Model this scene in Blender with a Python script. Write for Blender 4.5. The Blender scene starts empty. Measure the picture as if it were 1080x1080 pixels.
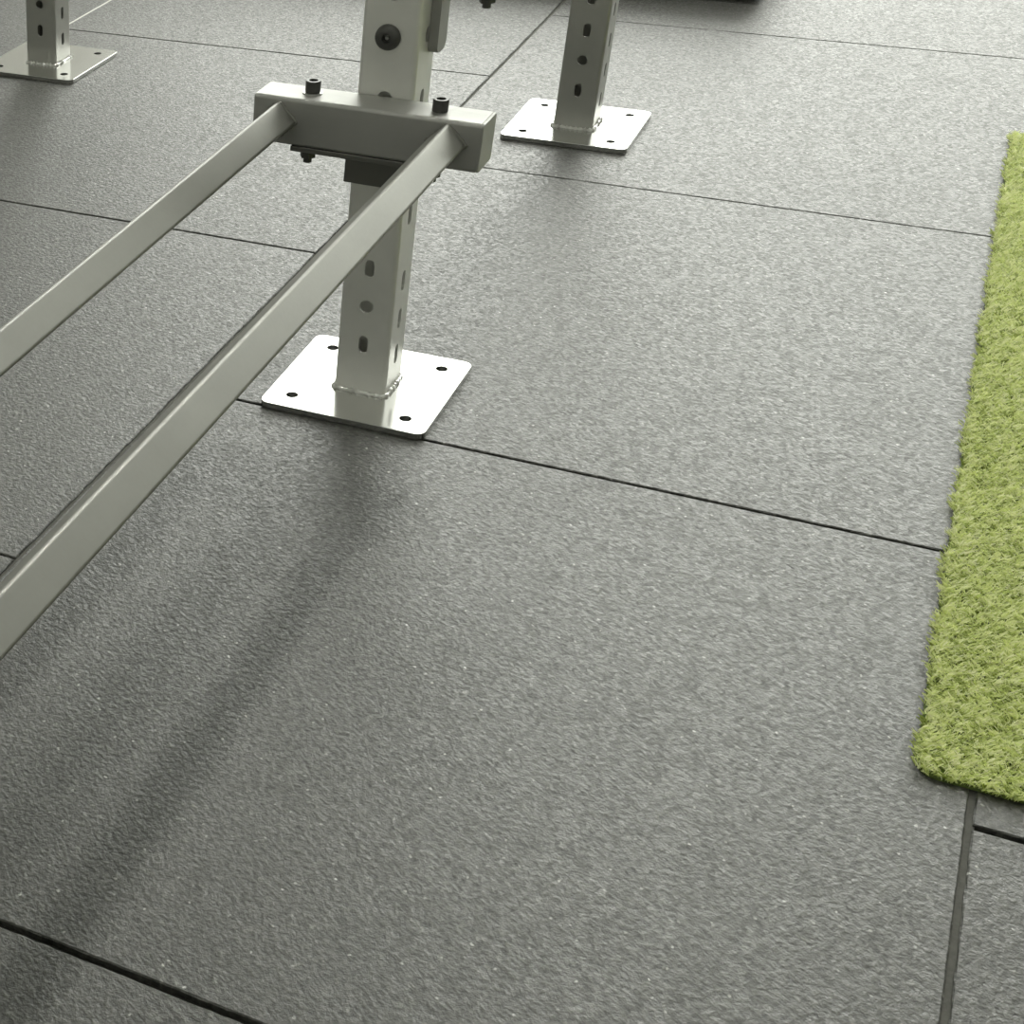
import bpy, bmesh, math, random
from mathutils import Vector, Matrix
import numpy as np
random.seed(7)
rng = np.random.default_rng(11)
sc = bpy.context.scene
C = sc.collection
PI = math.pi

# ------------------------------------------------------------------ materials
def new_mat(name):
    m = bpy.data.materials.new(name); m.use_nodes = True
    nt = m.node_tree
    return m, nt, nt.nodes['Principled BSDF']

def noise(nt, vec, scale, detail=4, rough=.6, dist=0):
    n = nt.nodes.new('ShaderNodeTexNoise')
    n.inputs['Scale'].default_value = scale
    n.inputs['Detail'].default_value = detail
    n.inputs['Roughness'].default_value = rough
    n.inputs['Distortion'].default_value = dist
    nt.links.new(vec, n.inputs['Vector'])
    return n

def ramp(nt, fac, stops, interp='LINEAR'):
    r = nt.nodes.new('ShaderNodeValToRGB')
    r.color_ramp.interpolation = interp
    el = r.color_ramp.elements
    el[0].position, el[0].color = stops[0][0], (*stops[0][1], 1)
    el[1].position, el[1].color = stops[1][0], (*stops[1][1], 1)
    for p, c in stops[2:]:
        e = el.new(p); e.color = (*c, 1)
    nt.links.new(fac, r.inputs[0])
    return r

def mix(nt, a, b, fac=None, f=.5, mode='MIX'):
    m = nt.nodes.new('ShaderNodeMix'); m.data_type = 'RGBA'; m.blend_type = mode
    m.inputs[0].default_value = f
    if fac is not None: nt.links.new(fac, m.inputs[0])
    for s, v in ((m.inputs[6], a), (m.inputs[7], b)):
        if isinstance(v, tuple): s.default_value = (*v, 1)
        else: nt.links.new(v, s)
    return m.outputs[2]

def metal(name, col, rough, brush=(1, 1, 1), bump=.05, metallic=1.0, mottle=.12):
    m, nt, b = new_mat(name)
    tc = nt.nodes.new('ShaderNodeTexCoord')
    mp = nt.nodes.new('ShaderNodeMapping'); mp.inputs['Scale'].default_value = brush
    nt.links.new(tc.outputs['Object'], mp.inputs[0])
    n1 = noise(nt, mp.outputs[0], 300, 3)
    n2 = noise(nt, tc.outputs['Object'], 9, 4)
    r = ramp(nt, n2.outputs[0], [(.3, tuple(c * (1 - mottle) for c in col)), (.7, col)])
    nt.links.new(r.outputs[0], b.inputs['Base Color'])
    b.inputs['Metallic'].default_value = metallic
    rr = nt.nodes.new('ShaderNodeMapRange')
    rr.inputs['To Min'].default_value = rough * .85; rr.inputs['To Max'].default_value = rough * 1.15
    nt.links.new(n1.outputs[0], rr.inputs[0]); nt.links.new(rr.outputs[0], b.inputs['Roughness'])
    bp = nt.nodes.new('ShaderNodeBump'); bp.inputs['Strength'].default_value = bump
    bp.inputs['Distance'].default_value = .0004
    nt.links.new(n1.outputs[0], bp.inputs['Height']); nt.links.new(bp.outputs[0], b.inputs['Normal'])
    return m

def plain(name, col, rough=.7, metallic=0, scale=30, var=.12):
    m, nt, b = new_mat(name)
    tc = nt.nodes.new('ShaderNodeTexCoord')
    n = noise(nt, tc.outputs['Object'], scale)
    r = ramp(nt, n.outputs[0], [(.3, tuple(c * (1 - var) for c in col)), (.7, col)])
    nt.links.new(r.outputs[0], b.inputs['Base Color'])
    b.inputs['Roughness'].default_value = rough; b.inputs['Metallic'].default_value = metallic
    return m

def rubber():
    m, nt, b = new_mat('granulated_rubber')
    tc = nt.nodes.new('ShaderNodeTexCoord'); v = tc.outputs['Object']
    # pressed crumbs: cells a few millimetres wide, stretched by a distorted lookup
    nd = noise(nt, v, 130, 2)
    mp = nt.nodes.new('ShaderNodeMapping'); mp.vector_type = 'TEXTURE'
    mp.inputs['Rotation'].default_value = (0, 0, math.radians(-30)); mp.inputs['Scale'].default_value = (1.15, 1, 1)
    nt.links.new(v, mp.inputs[0]); va = mp.outputs[0]
    sub = nt.nodes.new('ShaderNodeVectorMath'); sub.operation = 'MULTIPLY_ADD'
    nt.links.new(nd.outputs['Color'], sub.inputs[0])
    sub.inputs[1].default_value = (.006, .006, .006); nt.links.new(va, sub.inputs[2])
    cell = nt.nodes.new('ShaderNodeTexVoronoi'); cell.inputs['Scale'].default_value = 215; cell.voronoi_dimensions = '2D'
    nt.links.new(sub.outputs[0], cell.inputs['Vector'])
    grain = noise(nt, va, 175, 3, .62)
    mid = noise(nt, v, 60, 3, .6)
    big = noise(nt, v, 1.7, 3, .5)
    c = ramp(nt, grain.outputs[0], [(.28, RUB[0]), (.72, RUB[1])]).outputs[0]
    cellv = nt.nodes.new('ShaderNodeSeparateColor'); nt.links.new(cell.outputs['Color'], cellv.inputs[0])
    pc = ramp(nt, cellv.outputs[0], [(0, (.6, .6, .6)), (1, (1.5, 1.5, 1.5)), (.88, (1.05, 1.05, 1.05)), (.15, (.88, .88, .88))]).outputs[0]
    c = mix(nt, c, pc, f=1, mode='MULTIPLY')
    cm = ramp(nt, mid.outputs[0], [(.3, (.95, .95, .95)), (.7, (1.04, 1.04, 1.04))]).outputs[0]
    c = mix(nt, c, cm, f=1, mode='MULTIPLY')
    cb = ramp(nt, big.outputs[0], [(.3, (.93, .93, .93)), (.7, (1.05, 1.05, 1.04))]).outputs[0]
    c = mix(nt, c, cb, f=1, mode='MULTIPLY')
    # sparse pale flecks of lint and grit, sparse dark pits
    fl = nt.nodes.new('ShaderNodeTexVoronoi'); fl.inputs['Scale'].default_value = 75; fl.voronoi_dimensions = '2D'
    fl.inputs['Randomness'].default_value = 1
    nt.links.new(sub.outputs[0], fl.inputs['Vector'])
    flm = ramp(nt, fl.outputs['Distance'], [(0.05, (1, 1, 1)), (.13, (0, 0, 0))]).outputs[0]
    sel = nt.nodes.new('ShaderNodeSeparateColor'); nt.links.new(fl.outputs['Color'], sel.inputs[0])
    s1 = ramp(nt, sel.outputs[0], [(.80, (0, 0, 0)), (1, (.85, .85, .85))]).outputs[0]
    s2 = ramp(nt, sel.outputs[1], [(.78, (0, 0, 0)), (.9, (1, 1, 1))]).outputs[0]
    fw = mix(nt, flm, s1, f=1, mode='MULTIPLY'); dk = mix(nt, flm, s2, f=1, mode='MULTIPLY')
    c = mix(nt, c, (.45, .45, .42), fac=fw)
    c = mix(nt, c, (.02, .02, .018), fac=dk)
    nt.links.new(c, b.inputs['Base Color'])
    rg = ramp(nt, cellv.outputs[1], [(0, (RUB_R[0],) * 3), (1, (RUB_R[1],) * 3)]).outputs[0]
    nt.links.new(rg, b.inputs['Roughness'])
    b.inputs['Specular IOR Level'].default_value = RUB_S
    add = nt.nodes.new('ShaderNodeMath'); add.operation = 'ADD'
    nt.links.new(cellv.outputs[2], add.inputs[0]); nt.links.new(grain.outputs[0], add.inputs[1])
    bp = nt.nodes.new('ShaderNodeBump'); bp.inputs['Strength'].default_value = .8
    bp.inputs['Distance'].default_value = .0019
    nt.links.new(add.outputs[0], bp.inputs['Height']); nt.links.new(bp.outputs[0], b.inputs['Normal'])
    return m

RUB = [(.022, .0225, .0195), (.094, .095, .083)]
RUB_R = (.36, .58)
RUB_S = .66
M_rubber = rubber()
M_fill = plain('seam_dust', (.115, .115, .10), .9, 0, 180, .35)
M_pale = plain('seam_glare', (.62, .62, .58), .8)  # window glare on the seam's chamfer, painted as a pale strip
M_gap = plain('seam_dirt', (.035, .035, .032), .95)
M_post = metal('satin_steel', (.47, .47, .44), .42, (1, 1, .02), .06, metallic=.75)
M_post_main = metal('lit_satin_steel', (.84, .84, .80), .42, (1, 1, .02), .06, metallic=.55)  # same post steel, paler: stronger light on the nearest post put into its colour
M_strap = metal('strap_steel', (.36, .36, .335), .42, (1, 1, .02), .06, metallic=.6)
M_clamp = metal('shaded_clamp_steel', (.17, .17, .155), .45, (1, 1, .02), .05, metallic=.6)  # clamp steel coloured darker to carry the shade under the crossbeam
M_plate = metal('brushed_plate_steel', (.60, .60, .585), .17, (1, .05, 1), .05, mottle=.04)
M_beam = metal('satin_beam_steel', (.46, .46, .44), .52, (.03, 1, 1), .05, metallic=.75)
M_rail = metal('satin_rail_steel', (.30, .30, .278), .48, (1, 1, .02), .05, metallic=.7)
M_weld = metal('weld_metal', (.72, .72, .70), .3, (1, 1, 1), .5)
M_black = plain('black_oxide', (.10, .10, .095), .40, .6, 200)
M_zinc = metal('zinc_washer', (.6, .6, .58), .3)
M_dark = plain('dark_painted_steel', (.07, .07, .068), .5, .3)
M_wall = plain('painted_wall', (.72, .72, .68), .85, 0, 3, .05)
M_ceil = plain('painted_ceiling', (.82, .82, .79), .9, 0, 3, .05)
M_back = plain('turf_backing', (.10, .14, .03), .95, 0, 200)
M_frame = plain('window_frame_paint', (.5, .5, .5), .5)

def turf_mat():
    m, nt, b = new_mat('green_turf_fibre')
    at = nt.nodes.new('ShaderNodeAttribute'); at.attribute_name = 'strand'
    r = ramp(nt, at.outputs['Fac'], [(0, (.26, .33, .05)), (1, (.98, .99, .70)), (.5, (.81, .88, .38))])
    nt.links.new(r.outputs[0], b.inputs['Base Color'])
    b.inputs['Roughness'].default_value = .42
    b.inputs['Subsurface Weight'].default_value = 0
    b.inputs['Specular IOR Level'].default_value = .45
    tr = nt.nodes.new('ShaderNodeBsdfTranslucent'); nt.links.new(r.outputs[0], tr.inputs[0])
    ms = nt.nodes.new('ShaderNodeMixShader'); ms.inputs[0].default_value = .5
    out = nt.nodes['Material Output']
    nt.links.new(b.outputs[0], ms.inputs[1]); nt.links.new(tr.outputs[0], ms.inputs[2])
    nt.links.new(ms.outputs[0], out.inputs['Surface'])
    return m
M_turf = turf_mat()

def emis(name, col, s):
    m, nt, b = new_mat(name)
    b.inputs['Base Color'].default_value = (.8, .8, .8, 1)
    b.inputs['Emission Color'].default_value = (*col, 1)
    b.inputs['Emission Strength'].default_value = s
    return m

# ------------------------------------------------------------------ mesh helpers
def finish(me, smooth=True, ang=35):
    if smooth:
        for p in me.polygons: p.use_smooth = True
        me.set_sharp_from_angle(angle=math.radians(ang))

def obj(name, bm, m, parent=None, smooth=True, ang=35):
    bmesh.ops.recalc_face_normals(bm, faces=bm.faces)
    me = bpy.data.meshes.new(name); bm.to_mesh(me); bm.free()
    finish(me, smooth, ang)
    o = bpy.data.objects.new(name, me); C.objects.link(o)
    for mm in (m if isinstance(m, (list, tuple)) else [m]): me.materials.append(mm)
    o.parent = parent
    if smooth:
        wn = o.modifiers.new('normals', 'WEIGHTED_NORMAL'); wn.keep_sharp = True; wn.weight = 50
    return o

def thing(name, label, cat, loc=(0, 0, 0), group=None):
    o = bpy.data.objects.new(name, None); C.objects.link(o)
    o.location = loc; o.empty_display_size = .05
    o['label'] = label; o['category'] = cat
    if group: o['group'] = group
    return o

def rrect(w, d, r, n=5):
    pts = []
    for cx, cy, a0 in ((w/2-r, d/2-r, 0), (-w/2+r, d/2-r, 90), (-w/2+r, -d/2+r, 180), (w/2-r, -d/2+r, 270)):
        for i in range(n + 1):
            a = math.radians(a0 + 90 * i / n)
            pts.append((cx + r * math.cos(a), cy + r * math.sin(a)))
    return pts

def tube_bm(w, d, r, wall, z0, z1, n=5):
    """hollow rectangular section running along z"""
    bm = bmesh.new()
    outer = rrect(w, d, r, n); inner = rrect(w - 2*wall, d - 2*wall, max(r - wall, .0006), n)
    L = [[bm.verts.new((x, y, z)) for x, y in prof] for prof, z in ((outer, z0), (outer, z1), (inner, z1), (inner, z0))]
    N = len(outer)
    for k in range(4):
        a, b = L[k], L[(k + 1) % 4]
        for i in range(N):
            bm.faces.new((a[i], a[(i+1) % N], b[(i+1) % N], b[i]))
    return bm

def prism(bm, prof, z0, z1, bev=0):
    a = [bm.verts.new((x, y, z0)) for x, y in prof]
    if bev:
        cx = sum(p[0] for p in prof)/len(prof); cy = sum(p[1] for p in prof)/len(prof)
        def sh(p, b):
            v = Vector((p[0]-cx, p[1]-cy)); l = v.length
            v *= (l - b) / l
            return (cx + v.x, cy + v.y)
        c = [bm.verts.new((x, y, z1 - bev)) for x, y in prof]
        b = [bm.verts.new((*sh(p, bev), z1)) for p in prof]
        rings = [a, c, b]
    else:
        b = [bm.verts.new((x, y, z1)) for x, y in prof]; rings = [a, b]
    N = len(prof)
    for p, q in zip(rings, rings[1:]):
        for i in range(N): bm.faces.new((p[i], p[(i+1) % N], q[(i+1) % N], q[i]))
    bm.faces.new(rings[0][::-1]); bm.faces.new(rings[-1])
    return bm

def circle(r, n=24, cx=0, cy=0, a0=0):
    return [(cx + r*math.cos(a0 + 2*PI*i/n), cy + r*math.sin(a0 + 2*PI*i/n)) for i in range(n)]

def slot(r, h, n=8):
    """capsule, long side along y"""
    pts = []
    for i in range(n + 1): a = PI*i/n; pts.append((r*math.cos(a), h + r*math.sin(a)))
    for i in range(n + 1): a = PI + PI*i/n; pts.append((r*math.cos(a), -h + r*math.sin(a)))
    return pts

def box_bm(x0, x1, y0, y1, z0, z1, bm=None):
    bm = bm or bmesh.new()
    prism(bm, [(x0, y0), (x1, y0), (x1, y1), (x0, y1)], z0, z1)
    return bm

def bev(bm, w, seg=2):
    bmesh.ops.bevel(bm, geom=list(bm.edges), offset=w, segments=seg, affect='EDGES', profile=.5, clamp_overlap=True)
    return bm

def cut(o, cutters):
    """boolean the cutter meshes out of o and keep the plain result"""
    tmp = []; o.modifiers.clear()
    for bm in cutters:
        bmesh.ops.recalc_face_normals(bm, faces=bm.faces)
        me = bpy.data.meshes.new('c'); bm.to_mesh(me); bm.free()
        c = bpy.data.objects.new('c', me); C.objects.link(c); tmp.append(c)
        c.parent = o.parent
        md = o.modifiers.new('b', 'BOOLEAN'); md.object = c; md.operation = 'DIFFERENCE'; md.solver = 'EXACT'
    bpy.context.view_layer.update()
    dg = bpy.context.evaluated_depsgraph_get()
    me = bpy.data.meshes.new_from_object(o.evaluated_get(dg))
    o.modifiers.clear(); old = o.data; o.data = me
    wn = o.modifiers.new('normals', 'WEIGHTED_NORMAL'); wn.keep_sharp = True; wn.weight = 50
    for c in tmp: bpy.data.objects.remove(c)
    bpy.data.meshes.remove(old)
    finish(me)
    return o

def bead(points, r, name, m, parent, seed=1, amp=.3, nseg=8):
    """ripply weld bead along a polyline"""
    rnd = random.Random(seed)
    pts = []
    for a, b in zip(points, points[1:]):
        a, b = Vector(a), Vector(b); n = max(2, int((b - a).length / .0022))
        for i in range(n): pts.append(a.lerp(b, i / n))
    pts.append(Vector(points[-1]))
    bm = bmesh.new(); rings = []
    for i, p in enumerate(pts):
        t = (pts[min(i+1, len(pts)-1)] - pts[max(i-1, 0)]).normalized()
        u = t.orthogonal().normalized(); v = t.cross(u)
        rr = r * (1 + amp * math.sin(i * 1.7) * .5 + amp * (rnd.random() - .5))
        if i in (0, len(pts)-1): rr *= .4
        rings.append([bm.verts.new(p + rr * (math.cos(2*PI*k/nseg)*u + math.sin(2*PI*k/nseg)*v)) for k in range(nseg)])
    for a, b in zip(rings, rings[1:]):
        # match ring phase
        k0 = min(range(nseg), key=lambda k: (b[k].co - a[0].co).length)
        for k in range(nseg):
            bm.faces.new((a[k], a[(k+1) % nseg], b[(k0+k+1) % nseg], b[(k0+k) % nseg]))
    bm.faces.new(rings[0]); bm.faces.new(rings[-1])
    return obj(name, bm, m, parent, ang=60)

# ------------------------------------------------------------------ the setting
W = 1.0044; OFF = .5194
def build_floor():
    bm = bmesh.new()
    rnd = random.Random(3)
    def gapx(k, y):        # half gap of the seam running along y at x = k*W
        return {0: .0028, 1: .0030, -1: .0022}.get(k, .002)
    def gapy(col, yline):
        if col == 0 and abs(yline + 1) < .01: return .0036
        if col == 1 and abs(yline + 1 - OFF) < .02: return .0038
        if abs(yline) < .01 and col == 0: return .0021
        return .0018
    for col in range(-8, 9):
        x0, x1 = col * W, (col + 1) * W
        off = 0 if col % 2 == 0 else OFF
        for j in range(-7, 11):
            y0, y1 = j + off, j + 1 + off
            near = -2 <= col <= 1 and -3 <= j <= 3
            xa, xb = x0 + gapx(col, 0), x1 - gapx(col + 1, 0)
            ya, yb = y0 + gapy(col, y0), y1 - gapy(col, y1)
            dz = rnd.uniform(-.0004, .0002)
            n = 90 if near else 1
            pts = []
            for a, b in (((xa, ya), (xb, ya)), ((xb, ya), (xb, yb)), ((xb, yb), (xa, yb)), ((xa, yb), (xa, ya))):
                for i in range(n):
                    t = i / n
                    x, y = a[0]+(b[0]-a[0])*t, a[1]+(b[1]-a[1])*t
                    if near and i: x += rnd.uniform(-.0006, .0006); y += rnd.uniform(-.0006, .0006)
                    pts.append((x, y))
            ch = .0014
            ins = []
            for x, y in pts:
                ins.append((min(max(x, xa + ch), xb - ch) + (rnd.uniform(-.0003, .0003) if near else 0),
                            min(max(y, ya + ch), yb - ch) + (rnd.uniform(-.0003, .0003) if near else 0)))
            lo = [bm.verts.new((x, y, -.012)) for x, y in pts]
            mi = [bm.verts.new((x, y, dz - .0012)) for x, y in pts]
            hi = [bm.verts.new((x, y, dz)) for x, y in ins]
            N = len(pts)
            for a, b in ((lo, mi), (mi, hi)):
                for i in range(N): bm.faces.new((a[i], a[(i+1) % N], b[(i+1) % N], b[i]))
            bm.faces.new(hi)
    nb = len(bm.faces)
    box_bm(-8.05, 9.05, -7.05, 11.6, -.06, -.008, bm)
    bm.faces.ensure_lookup_table()
    for f in bm.faces[nb:]: f.material_index = 1
    nb = len(bm.faces)
    for k in range(-8, 10):
        if k != -1: box_bm(k*W - .005, k*W + .005, -7, 11, -.009, -.0030, bm)
    bm.faces.ensure_lookup_table()
    for f in bm.faces[nb:]: f.material_index = 2
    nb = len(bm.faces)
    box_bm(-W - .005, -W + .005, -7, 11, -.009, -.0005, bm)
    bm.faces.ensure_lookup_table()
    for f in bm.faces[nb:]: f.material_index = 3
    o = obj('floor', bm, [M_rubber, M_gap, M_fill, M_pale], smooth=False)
    o['kind'] = 'structure'
build_floor()

def struct(name, bm, m):
    o = obj(name, bm, m, smooth=False); o['kind'] = 'structure'; return o
X0, X1, Y0, Y1, H = -8, 9, -7, 9.5, 6.2
WX0, WX1, WZ0, WZ1 = WIN = (-4.5, 4.2, .9, 5.9)
bm = box_bm(X0, X1, Y1, Y1 + .2, 0, WZ0)
box_bm(X0, X1, Y1, Y1 + .2, WZ1, H, bm)
box_bm(X0, WX0, Y1, Y1 + .2, WZ0, WZ1, bm)
box_bm(WX1, X1, Y1, Y1 + .2, WZ0, WZ1, bm)
struct('wall_back', bm, M_wall)
struct('wall_left', box_bm(X0 - .2, X0, Y0, Y1, 0, H), M_wall)
struct('wall_right', box_bm(X1, X1 + .2, Y0, Y1, 0, H), M_wall)
struct('wall_front', box_bm(X0, X1, Y0 - .2, Y0, 0, H), M_wall)
struct('ceiling', box_bm(X0, X1, Y0, Y1, H, H + .2), M_ceil)
fr = bmesh.new()
for i in range(6):
    x = WX0 + (WX1 - WX0) * i / 5
    box_bm(x - .03, x + .03, Y1 + .05, Y1 + .12, WZ0, WZ1, fr)
for z in (WZ0 + .03, WZ1 - .03):
    box_bm(WX0, WX1, Y1 + .04, Y1 + .13, z - .03, z + .03, fr)
struct('window_1', fr, M_frame)

# ------------------------------------------------------------------ uprights
A_, H_, P_ = .1145, .0795, .0358
T = .009
def upright(label, x, y, front, side, top=2.4, plate_seed=1, M_post=M_post):
    t = thing('steel_upright', label, 'rack post', (x, y, 0))
    o = obj('base_plate', prism(bmesh.new(), rrect(2*A_, 2*A_, .013, 6), .0008, T, .0007), M_plate, t)
    cb = bmesh.new()
    for sx in (-1, 1):
        for sy in (-1, 1): prism(cb, circle(.0083, 28, sx*H_, sy*H_), -.01, .03)
    cut(o, [cb])
    o = obj('post', tube_bm(2*P_, 2*P_, .006, .003, T, top), M_post, t)
    c1 = bmesh.new(); c2 = bmesh.new()
    for z, kind, rr in front:
        prof = circle(rr, 28) if kind == 'r' else slot(rr, .0062)
        q = bmesh.new(); prism(q, prof, -.06, .06)
        bmesh.ops.transform(q, matrix=Matrix.Translation((0, 0, z)) @ Matrix.Rotation(PI/2, 4, 'X'), verts=q.verts)
        me = bpy.data.meshes.new('t'); q.to_mesh(me); q.free(); c1.from_mesh(me); bpy.data.meshes.remove(me)
    for z, kind, rr in side:
        prof = circle(rr, 28) if kind == 'r' else slot(rr, .0075)
        q = bmesh.new(); prism(q, prof, -.06, .06)
        # slot long side ends up vertical, axis along x
        mt = Matrix(((0, 0, 1, 0), (1, 0, 0, 0), (0, 1, 0, 0), (0, 0, 0, 1)))
        bmesh.ops.transform(q, matrix=Matrix.Translation((0, 0, z)) @ mt, verts=q.verts)
        me = bpy.data.meshes.new('t'); q.to_mesh(me); q.free(); c2.from_mesh(me); bpy.data.meshes.remove(me)
    cut(o, [c1, c2])
    e = P_ + .0012
    bead([(-e, -e+.002, T+.001), (e-.004, -e, T+.0012), (e, -e+.006, T+.0012), (e, e-.003, T+.001), (-e+.002, e, T+.001), (-e, e-.003, T+.001), (-e, -e+.002, T+.001)],
         .0034, 'weld_bead', M_weld, t, plate_seed, .55)
    return t

front_std = [(.0819 + .055*k, 's' if k % 2 == 0 else 'r', .0062 if k % 2 == 0 else .0090) for k in range(40)]
side_std = [(.0585 + .055*k, 's', .0055) for k in range(40)]
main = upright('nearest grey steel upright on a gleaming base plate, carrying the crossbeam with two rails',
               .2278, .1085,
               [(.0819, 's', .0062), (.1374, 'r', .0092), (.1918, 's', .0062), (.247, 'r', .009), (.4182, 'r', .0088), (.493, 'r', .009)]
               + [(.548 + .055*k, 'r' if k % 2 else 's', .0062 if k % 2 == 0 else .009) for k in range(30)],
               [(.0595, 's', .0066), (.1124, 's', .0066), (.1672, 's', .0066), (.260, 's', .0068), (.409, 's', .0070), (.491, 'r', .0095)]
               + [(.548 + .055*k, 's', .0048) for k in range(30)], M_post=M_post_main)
# socket head bolt in the upright's face
def hexa(r, a0=0): return circle(r, 6, 0, 0, a0)
def bolt_head(name, parent, R=.0158, h=.008):
    prof = [(R*.93, 0), (R, .0012), (R*.98, h*.45), (R*.86, h*.8), (R*.62, h), (.0058, h)]
    bm = bmesh.new(); n = 36; rings = []
    for r, z in prof: rings.append([bm.verts.new((r*math.cos(2*PI*i/n), r*math.sin(2*PI*i/n), z)) for i in range(n)])
    rings.append([bm.verts.new((.0055*math.cos(2*PI*i/n), .0055*math.sin(2*PI*i/n), h-.006)) for i in range(n)])
    for a, b in zip(rings, rings[1:]):
        for i in range(n): bm.faces.new((a[i], a[(i+1) % n], b[(i+1) % n], b[i]))
    bm.faces.new(rings[0][::-1]); bm.faces.new(rings[-1])
    return obj(name, bm, M_black, parent, ang=50)
b = bolt_head('face_bolt', main); b.location = (-.002, -P_, .493); b.rotation_euler = (PI/2, 0, 0)
b['label'] = 'round black button-head bolt'
s = obj('socket_pin', prism(bmesh.new(), circle(.0024, 12), 0, .004, .0008), M_zinc, b); s.location = (0, 0, .002)
# strap hanging down the right side of the upright
bm = bmesh.new()
prof = [(-.018, .30), (-.018, .012)] + [(-.018 + .010*(1-math.cos(a)), .012*(1 - math.sin(a))) for a in [PI/2*i/6 for i in range(1, 7)]]
prof += [(.008 + .010*math.sin(a), .012*(1-math.cos(a))) for a in [PI/2*i/6 for i in range(0, 7)]] + [(.018, .30)]
prism(bm, prof, 0, .012)
mt = Matrix(((0, 0, 1, 0), (1, 0, 0, 0), (0, 1, 0, 0), (0, 0, 0, 1)))
bmesh.ops.transform(bm, matrix=mt, verts=bm.verts)
s = obj('side_strap', bm, M_strap, main); s.location = (P_ + .0002, .021, .466)
s['label'] = 'rounded-end flat strap hanging down the right face'

right = upright('far right grey steel upright with a white-glinting base plate, standing behind the crossbeam end',
                .2316, 1.2710, front_std, side_std, 2.4, 5)
left = upright('far left grey steel upright with a dull grey base plate at the top left corner',
               -.8992, 1.2667, front_std, side_std, 2.4, 9)

# ------------------------------------------------------------------ crossbeam with its rails
BX0, BX1 = .0785, .3660
BYC, BD, BH = .0449, .0553, .0600
tilt = math.radians(.9)
cx = (BX0 + BX1) / 2
beam_z = .4214 - BH/2
def along_x(bm, x, y, z):
    mt = Matrix(((0, 0, 1, 0), (1, 0, 0, 0), (0, 1, 0, 0), (0, 0, 0, 1)))
    bmesh.ops.transform(bm, matrix=Matrix.Translation((x, y, z)) @ mt, verts=bm.verts)
    return bm

def cap_screw(parent, x, y, ztop, zbot, washer=True, below=True):
    """vertical screw: head and washer above, nut and thread end under the clamp plate"""
    n = 28
    prof = [(.0093, 0), (.0095, .001), (.0095, .0135), (.0088, .0148), (.0058, .0148)]
    bm = bmesh.new(); rings = []
    for r, z in prof: rings.append([bm.verts.new((r*math.cos(2*PI*i/n), r*math.sin(2*PI*i/n), z)) for i in range(n)])
    hx = []
    for z in (.0146, .008):
        hx.append([bm.verts.new((.0056*math.cos(2*PI*i/n)*(1+.04*math.cos(6*2*PI*i/n)), .0056*math.sin(2*PI*i/n)*(1+.04*math.cos(6*2*PI*i/n)), z)) for i in range(n)])
    rings += hx
    for a, b in zip(rings, rings[1:]):
        for i in range(n): bm.faces.new((a[i], a[(i+1) % n], b[(i+1) % n], b[i]))
    bm.faces.new(rings[0][::-1]); bm.faces.new(rings[-1])
    hd = obj('cap_screw', bm, M_black, parent, ang=50); hd.location = (x, y, ztop + (.0016 if washer else 0))
    if washer:
        w = obj('washer', prism(bmesh.new(), circle(.0122, 32), 0, .0016, .0003), M_zinc, hd); w.location = (0, 0, -.0016)
    if below:
        dz = zbot - hd.location.z
        w = obj('washer', prism(bmesh.new(), circle(.0132, 32), -.0020, 0), M_black, hd); w.location = (0, 0, dz)
        bm = prism(bmesh.new(), hexa(.0100), -.0150, -.0020); w = obj('nut', bm, M_black, hd, ang=20); w.location = (0, 0, dz)
        bm = prism(bmesh.new(), circle(.0054, 20), -.0215, -.0150, 0); w = obj('thread_end', bm, M_black, hd); w.location = (0, 0, dz)
    return hd

att = thing('rail_attachment', 'grey steel crossbeam with two long square rails set on edge, bolted across the nearest upright', 'rack attachment', (cx, BYC, beam_z))
att.rotation_euler = (0, tilt, 0)
hl = (BX1 - BX0)/2
o = obj('crossbeam', along_x(tube_bm(BD, BH, .0050, .003, -hl + .0035, hl - .0035), 0, 0, 0), M_beam, att)
for sgn in (-1, 1):
    bm = bmesh.new(); prism(bm, rrect(BD - .0012, BH - .0012, .0045, 5), 0, .0045, .0008)
    if sgn < 0: bmesh.ops.scale(bm, vec=(1, 1, -1), verts=bm.verts)
    along_x(bm, 0, 0, 0)
    c = obj('end_cap', bm, M_beam, att); c.location = (sgn*(hl - .0045) , 0, 0)
    e1, e2 = BD/2 - .001, BH/2 - .001
# clamp plate underneath and the flange that drops down the upright's face
x0 = .1300 - cx; x1 = .3180 - cx
bm = bev(box_bm(x0, x1, -BD/2 + .0005, BD/2 - .008, -.0066, 0), .0008, 1)
o = obj('clamp_plate', bm, M_clamp, att); o.location = (0, 0, -BH/2 - .0001)
bm = bev(box_bm(-.0415, .0415, -.0062, 0, -.055, 0), .0008, 1)
o = obj('clamp_flange', bm, M_clamp, att); o.location = (.2282 - cx, .0727 - BYC - .0004, -BH/2 - .0001)
for x in (.1440, .3045):
    hd = cap_screw(att, x - cx, .0462 - BYC, BH/2, -BH/2 - .0067, washer=(x < .2))
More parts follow.
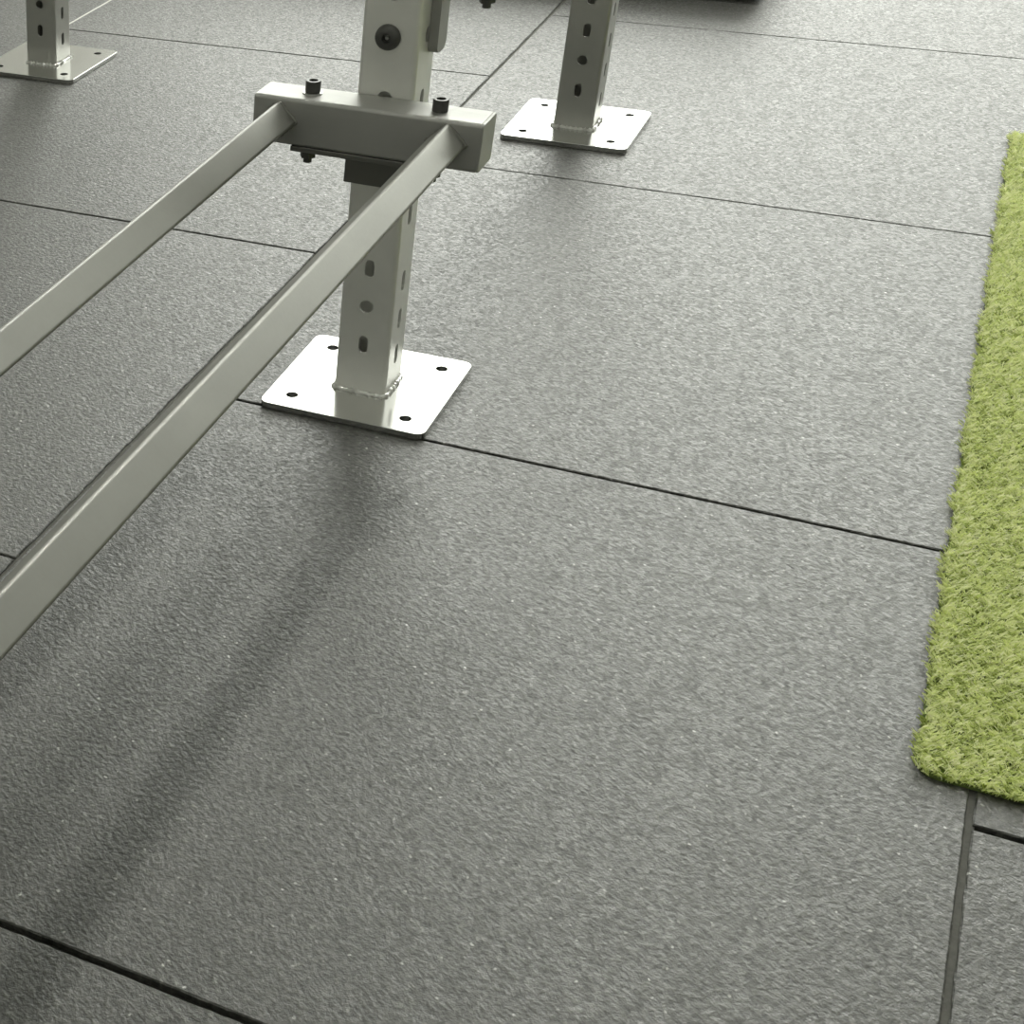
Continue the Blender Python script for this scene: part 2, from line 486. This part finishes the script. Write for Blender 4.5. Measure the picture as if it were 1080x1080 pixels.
# rails: square tube set on edge, slightly falling towards the camera end
RW = .0352
for x, zc, L in ((.1120, .3940, 1.62), (.3240, .3925, 1.62)):
    bm = tube_bm(RW, RW, .0040, .0025, 0, L, 5)
    pitch = math.radians(.45)
    mt = Matrix.Rotation(PI/2 + pitch, 4, 'X') @ Matrix.Rotation(PI/4, 4, 'Z')
    bmesh.ops.transform(bm, matrix=mt, verts=bm.verts)
    o = obj('rail', bm, M_rail, att)
    inv = Matrix.Rotation(-tilt, 4, 'Y')
    o.matrix_local = inv @ Matrix.Translation((x - cx, -BD/2 - .0002, zc - beam_z))
    h = RW/2 * math.sqrt(2) - .002
    lab = bead([(0, -.0005, h), (h+.001, -.0005, 0), (0, -.0005, -h), (-h-.001, -.0005, 0), (0, -.0005, h)], .0028, 'weld_bead', M_rail, o, 3 if x < .2 else 4, .25)

# second crossbeam on the far face of the same upright; only its screw end hangs into view
att2 = thing('rear_crossbeam', 'steel crossbeam bolted behind the nearest upright, only the dark screw end hanging into view', 'rack attachment', (.2278, .1785, .5640))
obj('crossbeam', along_x(tube_bm(BD, BH, .0050, .003, -hl, hl), 0, 0, 0), M_beam, att2)
bm = bev(box_bm(-.095, .095, -BD/2 + .0005, BD/2 - .001, -.0066, 0), .0008, 1)
o = obj('clamp_plate', bm, M_clamp, att2); o.location = (0, 0, -BH/2 - .0001)
for sx in (-1, 1):
    cap_screw(att2, sx*.0815, .0115, BH/2, -BH/2 - .0067, washer=True)

# ------------------------------------------------------------------ storage bench past the top edge
t = thing('low_platform', 'low dark grey platform showing only its bottom edge at the top of the frame', 'platform', (-.58, 2.55, 0))
o = obj('body', bev(box_bm(-1.0, .985, -.29, .29, .014, .115), .006, 2), M_dark, t)
for sx in (-.9, .92):
    for sy in (-.22, .22):
        f = obj('foot', prism(bmesh.new(), circle(.022, 20, sx, sy), 0, .0142), M_dark, t)

# ------------------------------------------------------------------ green turf strip
TX0, TX1, TY0, TY1 = .9440, 1.60, -.4330, 1.507
def edge_x(y): return np.interp(y, [-.45, -.02, 1.02, 1.5], [.9475, .9430, .9345, .9325])
tf = thing('artificial_turf', 'bright green artificial turf strip lying on the grey rubber floor along the right edge', 'turf mat', (1.37, .54, 0))
bm = bmesh.new()
prof = []
for i in range(7):
    a = PI + PI/2*i/6; prof.append((.9475+.006+.022*(1+math.cos(a)), TY0+.006+.022*(1+math.sin(a))))
prof += [(TX1, TY0+.006), (TX1, TY1-.004), (.9385, TY1-.004)]
prism(bm, [(x - 1.37, y - .54) for x, y in prof], .0003, .0035)
obj('backing', bm, M_back, tf, smooth=False)
n = 250000
X = np.where(rng.random(n) < .72, rng.uniform(.93, 1.2, n), rng.uniform(1.2, TX1, n)); Y = rng.uniform(TY0, TY1, n)
wav = .0022*np.sin(Y*37) + .0018*np.sin(Y*91+1) + rng.normal(0, .0009, n)
lim = edge_x(Y) + wav*.8
wy = .0016*np.sin(X*53) + .0012*np.sin(X*131+2)
cr = .026
dxc = (lim + cr) - X; dyc = (TY0 + .004 + cr + wy) - Y
ok = (X > lim + .006) & (Y > TY0 + .004 + wy) & (Y < TY1 + .0016*np.sin(X*70)) & ~((dxc > 0) & (dyc > 0) & (dxc**2 + dyc**2 > cr**2))
X, Y = X[ok], Y[ok]; n = len(X)
# tuft clumps share a lean
gx = np.floor(X/.0055 + .6*np.sin(Y*310)).astype(int); gy = np.floor(Y/.0035 + .6*np.sin(X*270)).astype(int)
hsh = np.abs(np.sin(gx*12.9898 + gy*78.233)*43758.5453) % 1
hs2 = np.abs(np.sin(gx*39.346 + gy*11.135)*24634.6345) % 1
ang = np.where(hsh < .62, 0, PI) + (hs2 - .5)*.7 + rng.normal(0, .35, n)
lean = rng.uniform(.003, .0085, n); hgt = rng.uniform(.0045, .0095, n)*(.75 + .4*hs2)
wd = rng.uniform(.0006, .0011, n)*np.where(X > 1.2, 1.7, 1)
dx, dy = np.cos(ang), np.sin(ang)
px_, py_ = -dy, dx
K = 4
V = np.zeros((n, K, 2, 3), dtype=np.float32)
curl = rng.uniform(-.35, .75, n)
for k in range(K):
    u = k/(K-1)
    off = lean*(u**1.5)
    z = .0032 + hgt*(u - .35*np.maximum(curl, 0)*u**3)
    sw = .0012*np.sin(u*4 + hs2*6)
    w = wd*(1 - .35*u)
    for s_, sg in ((0, -1), (1, 1)):
        V[:, k, s_, 0] = X + dx*off + px_*(sw + sg*w) - 1.37
        V[:, k, s_, 1] = Y + dy*off + py_*(sw + sg*w) - .54
        V[:, k, s_, 2] = z + sg*w*.5*np.sin(hsh*6)
me = bpy.data.meshes.new('pile')
nv = n*K*2
me.vertices.add(nv); me.vertices.foreach_set('co', V.reshape(-1))
nf = n*(K-1)
base = (np.arange(n)*K*2)[:, None, None]
kk = (np.arange(K-1)*2)[None, :, None]
idx = base + kk + np.array([0, 1, 3, 2])[None, None, :]
me.loops.add(nf*4); me.loops.foreach_set('vertex_index', idx.reshape(-1).astype(np.int32))
me.polygons.add(nf); me.polygons.foreach_set('loop_start', (np.arange(nf)*4).astype(np.int32))
try: me.polygons.foreach_set('loop_total', np.full(nf, 4, dtype=np.int32))
except Exception: pass
at = me.attributes.new('strand', 'FLOAT', 'FACE')
sv = np.clip(rng.normal(.55, .2, n) + (hs2-.5)*.75, 0, 1)
at.data.foreach_set('value', np.repeat(sv, K-1).astype(np.float32))
me.update(calc_edges=True); me.validate()
for p in me.polygons: p.use_smooth = True
me.materials.append(M_turf)
o = bpy.data.objects.new('pile', me); C.objects.link(o); o.parent = tf; o['kind'] = 'stuff'

# ------------------------------------------------------------------ light
w = bpy.data.worlds.new('World'); sc.world = w; w.use_nodes = True
bg = w.node_tree.nodes['Background']
bg.inputs[0].default_value = (.975, 1.0, .925, 1); bg.inputs[1].default_value = 7
pl = bpy.data.lights.new('window_portal', 'AREA'); pl.shape = 'RECTANGLE'
pl.size = WX1 - WX0; pl.size_y = WZ1 - WZ0; pl.cycles.is_portal = True
po = bpy.data.objects.new('window_portal', pl); C.objects.link(po)
po.location = ((WX0 + WX1)/2, Y1 - .02, (WZ0 + WZ1)/2); po.rotation_euler = (-PI/2, 0, 0)

M_lamp = emis('lamp_panel', (1, 1, .93), 290)
M_glint = emis('glint_panel', (1, 1, .95), 4.5)
M_lamp2 = emis('dim_lamp_panel', (1, 1, .93), 60)
def lamp(x, y, sx, sy, where, M_lamp):
    t = thing('ceiling_lamp', 'ceiling light panel ' + where, 'lamp', (x, y, H), 'ceiling light panels')
    obj('housing', box_bm(-sx/2-.03, sx/2+.03, -sy/2-.03, sy/2+.03, -.10, 0), M_frame, t, smooth=False)
    obj('diffuser', box_bm(-sx/2, sx/2, -sy/2, sy/2, -.12, -.101), M_lamp, t, smooth=False)
lamp(.23, 3.75, .4, .5, 'in line with the two right uprights', M_lamp)
for x, w_ in ((-4.9, 'added for the rail highlight, leftmost of the unseen row by the window'), (-3.2, 'added for the rail highlight, middle one of the unseen row by the window'), (-1.5, 'added for the rail highlight, rightmost of the unseen row by the window')):
    lamp(x, 7.3, 1.35, 2.7, w_, M_glint)  # unseen panels added so the rail ridge reflects a bright line
lamp(.2, -3.2, .4, .5, 'behind the viewer, farthest from the window', M_lamp2)

# ------------------------------------------------------------------ camera
R = [[0.8604219434786384, 0.5070099628093966, -0.05113684378661801], [0.2412566822316987, -0.49369332329917537, -0.8355011165811622], [-0.4488533083970707, 0.706546389235576, -0.5471041102013161]]
cd = bpy.data.cameras.new('camera'); co = bpy.data.objects.new('camera', cd); C.objects.link(co)
rt, dn, fw = (Vector(r) for r in R)
mw = Matrix((( rt.x, -dn.x, -fw.x, .8281549), (rt.y, -dn.y, -fw.y, -1.8739917), (rt.z, -dn.z, -fw.z, 1.0782278), (0, 0, 0, 1)))
co.matrix_world = mw
cd.sensor_width = 36; cd.lens = 1714.8828/1080*36
cd.shift_x = (540 + 25.3989)/1080; cd.shift_y = (577.5431 - 540)/1080
cd.clip_start = .02; cd.clip_end = 100
sc.camera = co
sc.view_settings.view_transform = 'Standard'; sc.view_settings.look = 'None'
sc.view_settings.gamma = 1; sc.view_settings.use_curve_mapping = False
sc.view_settings.exposure = .06
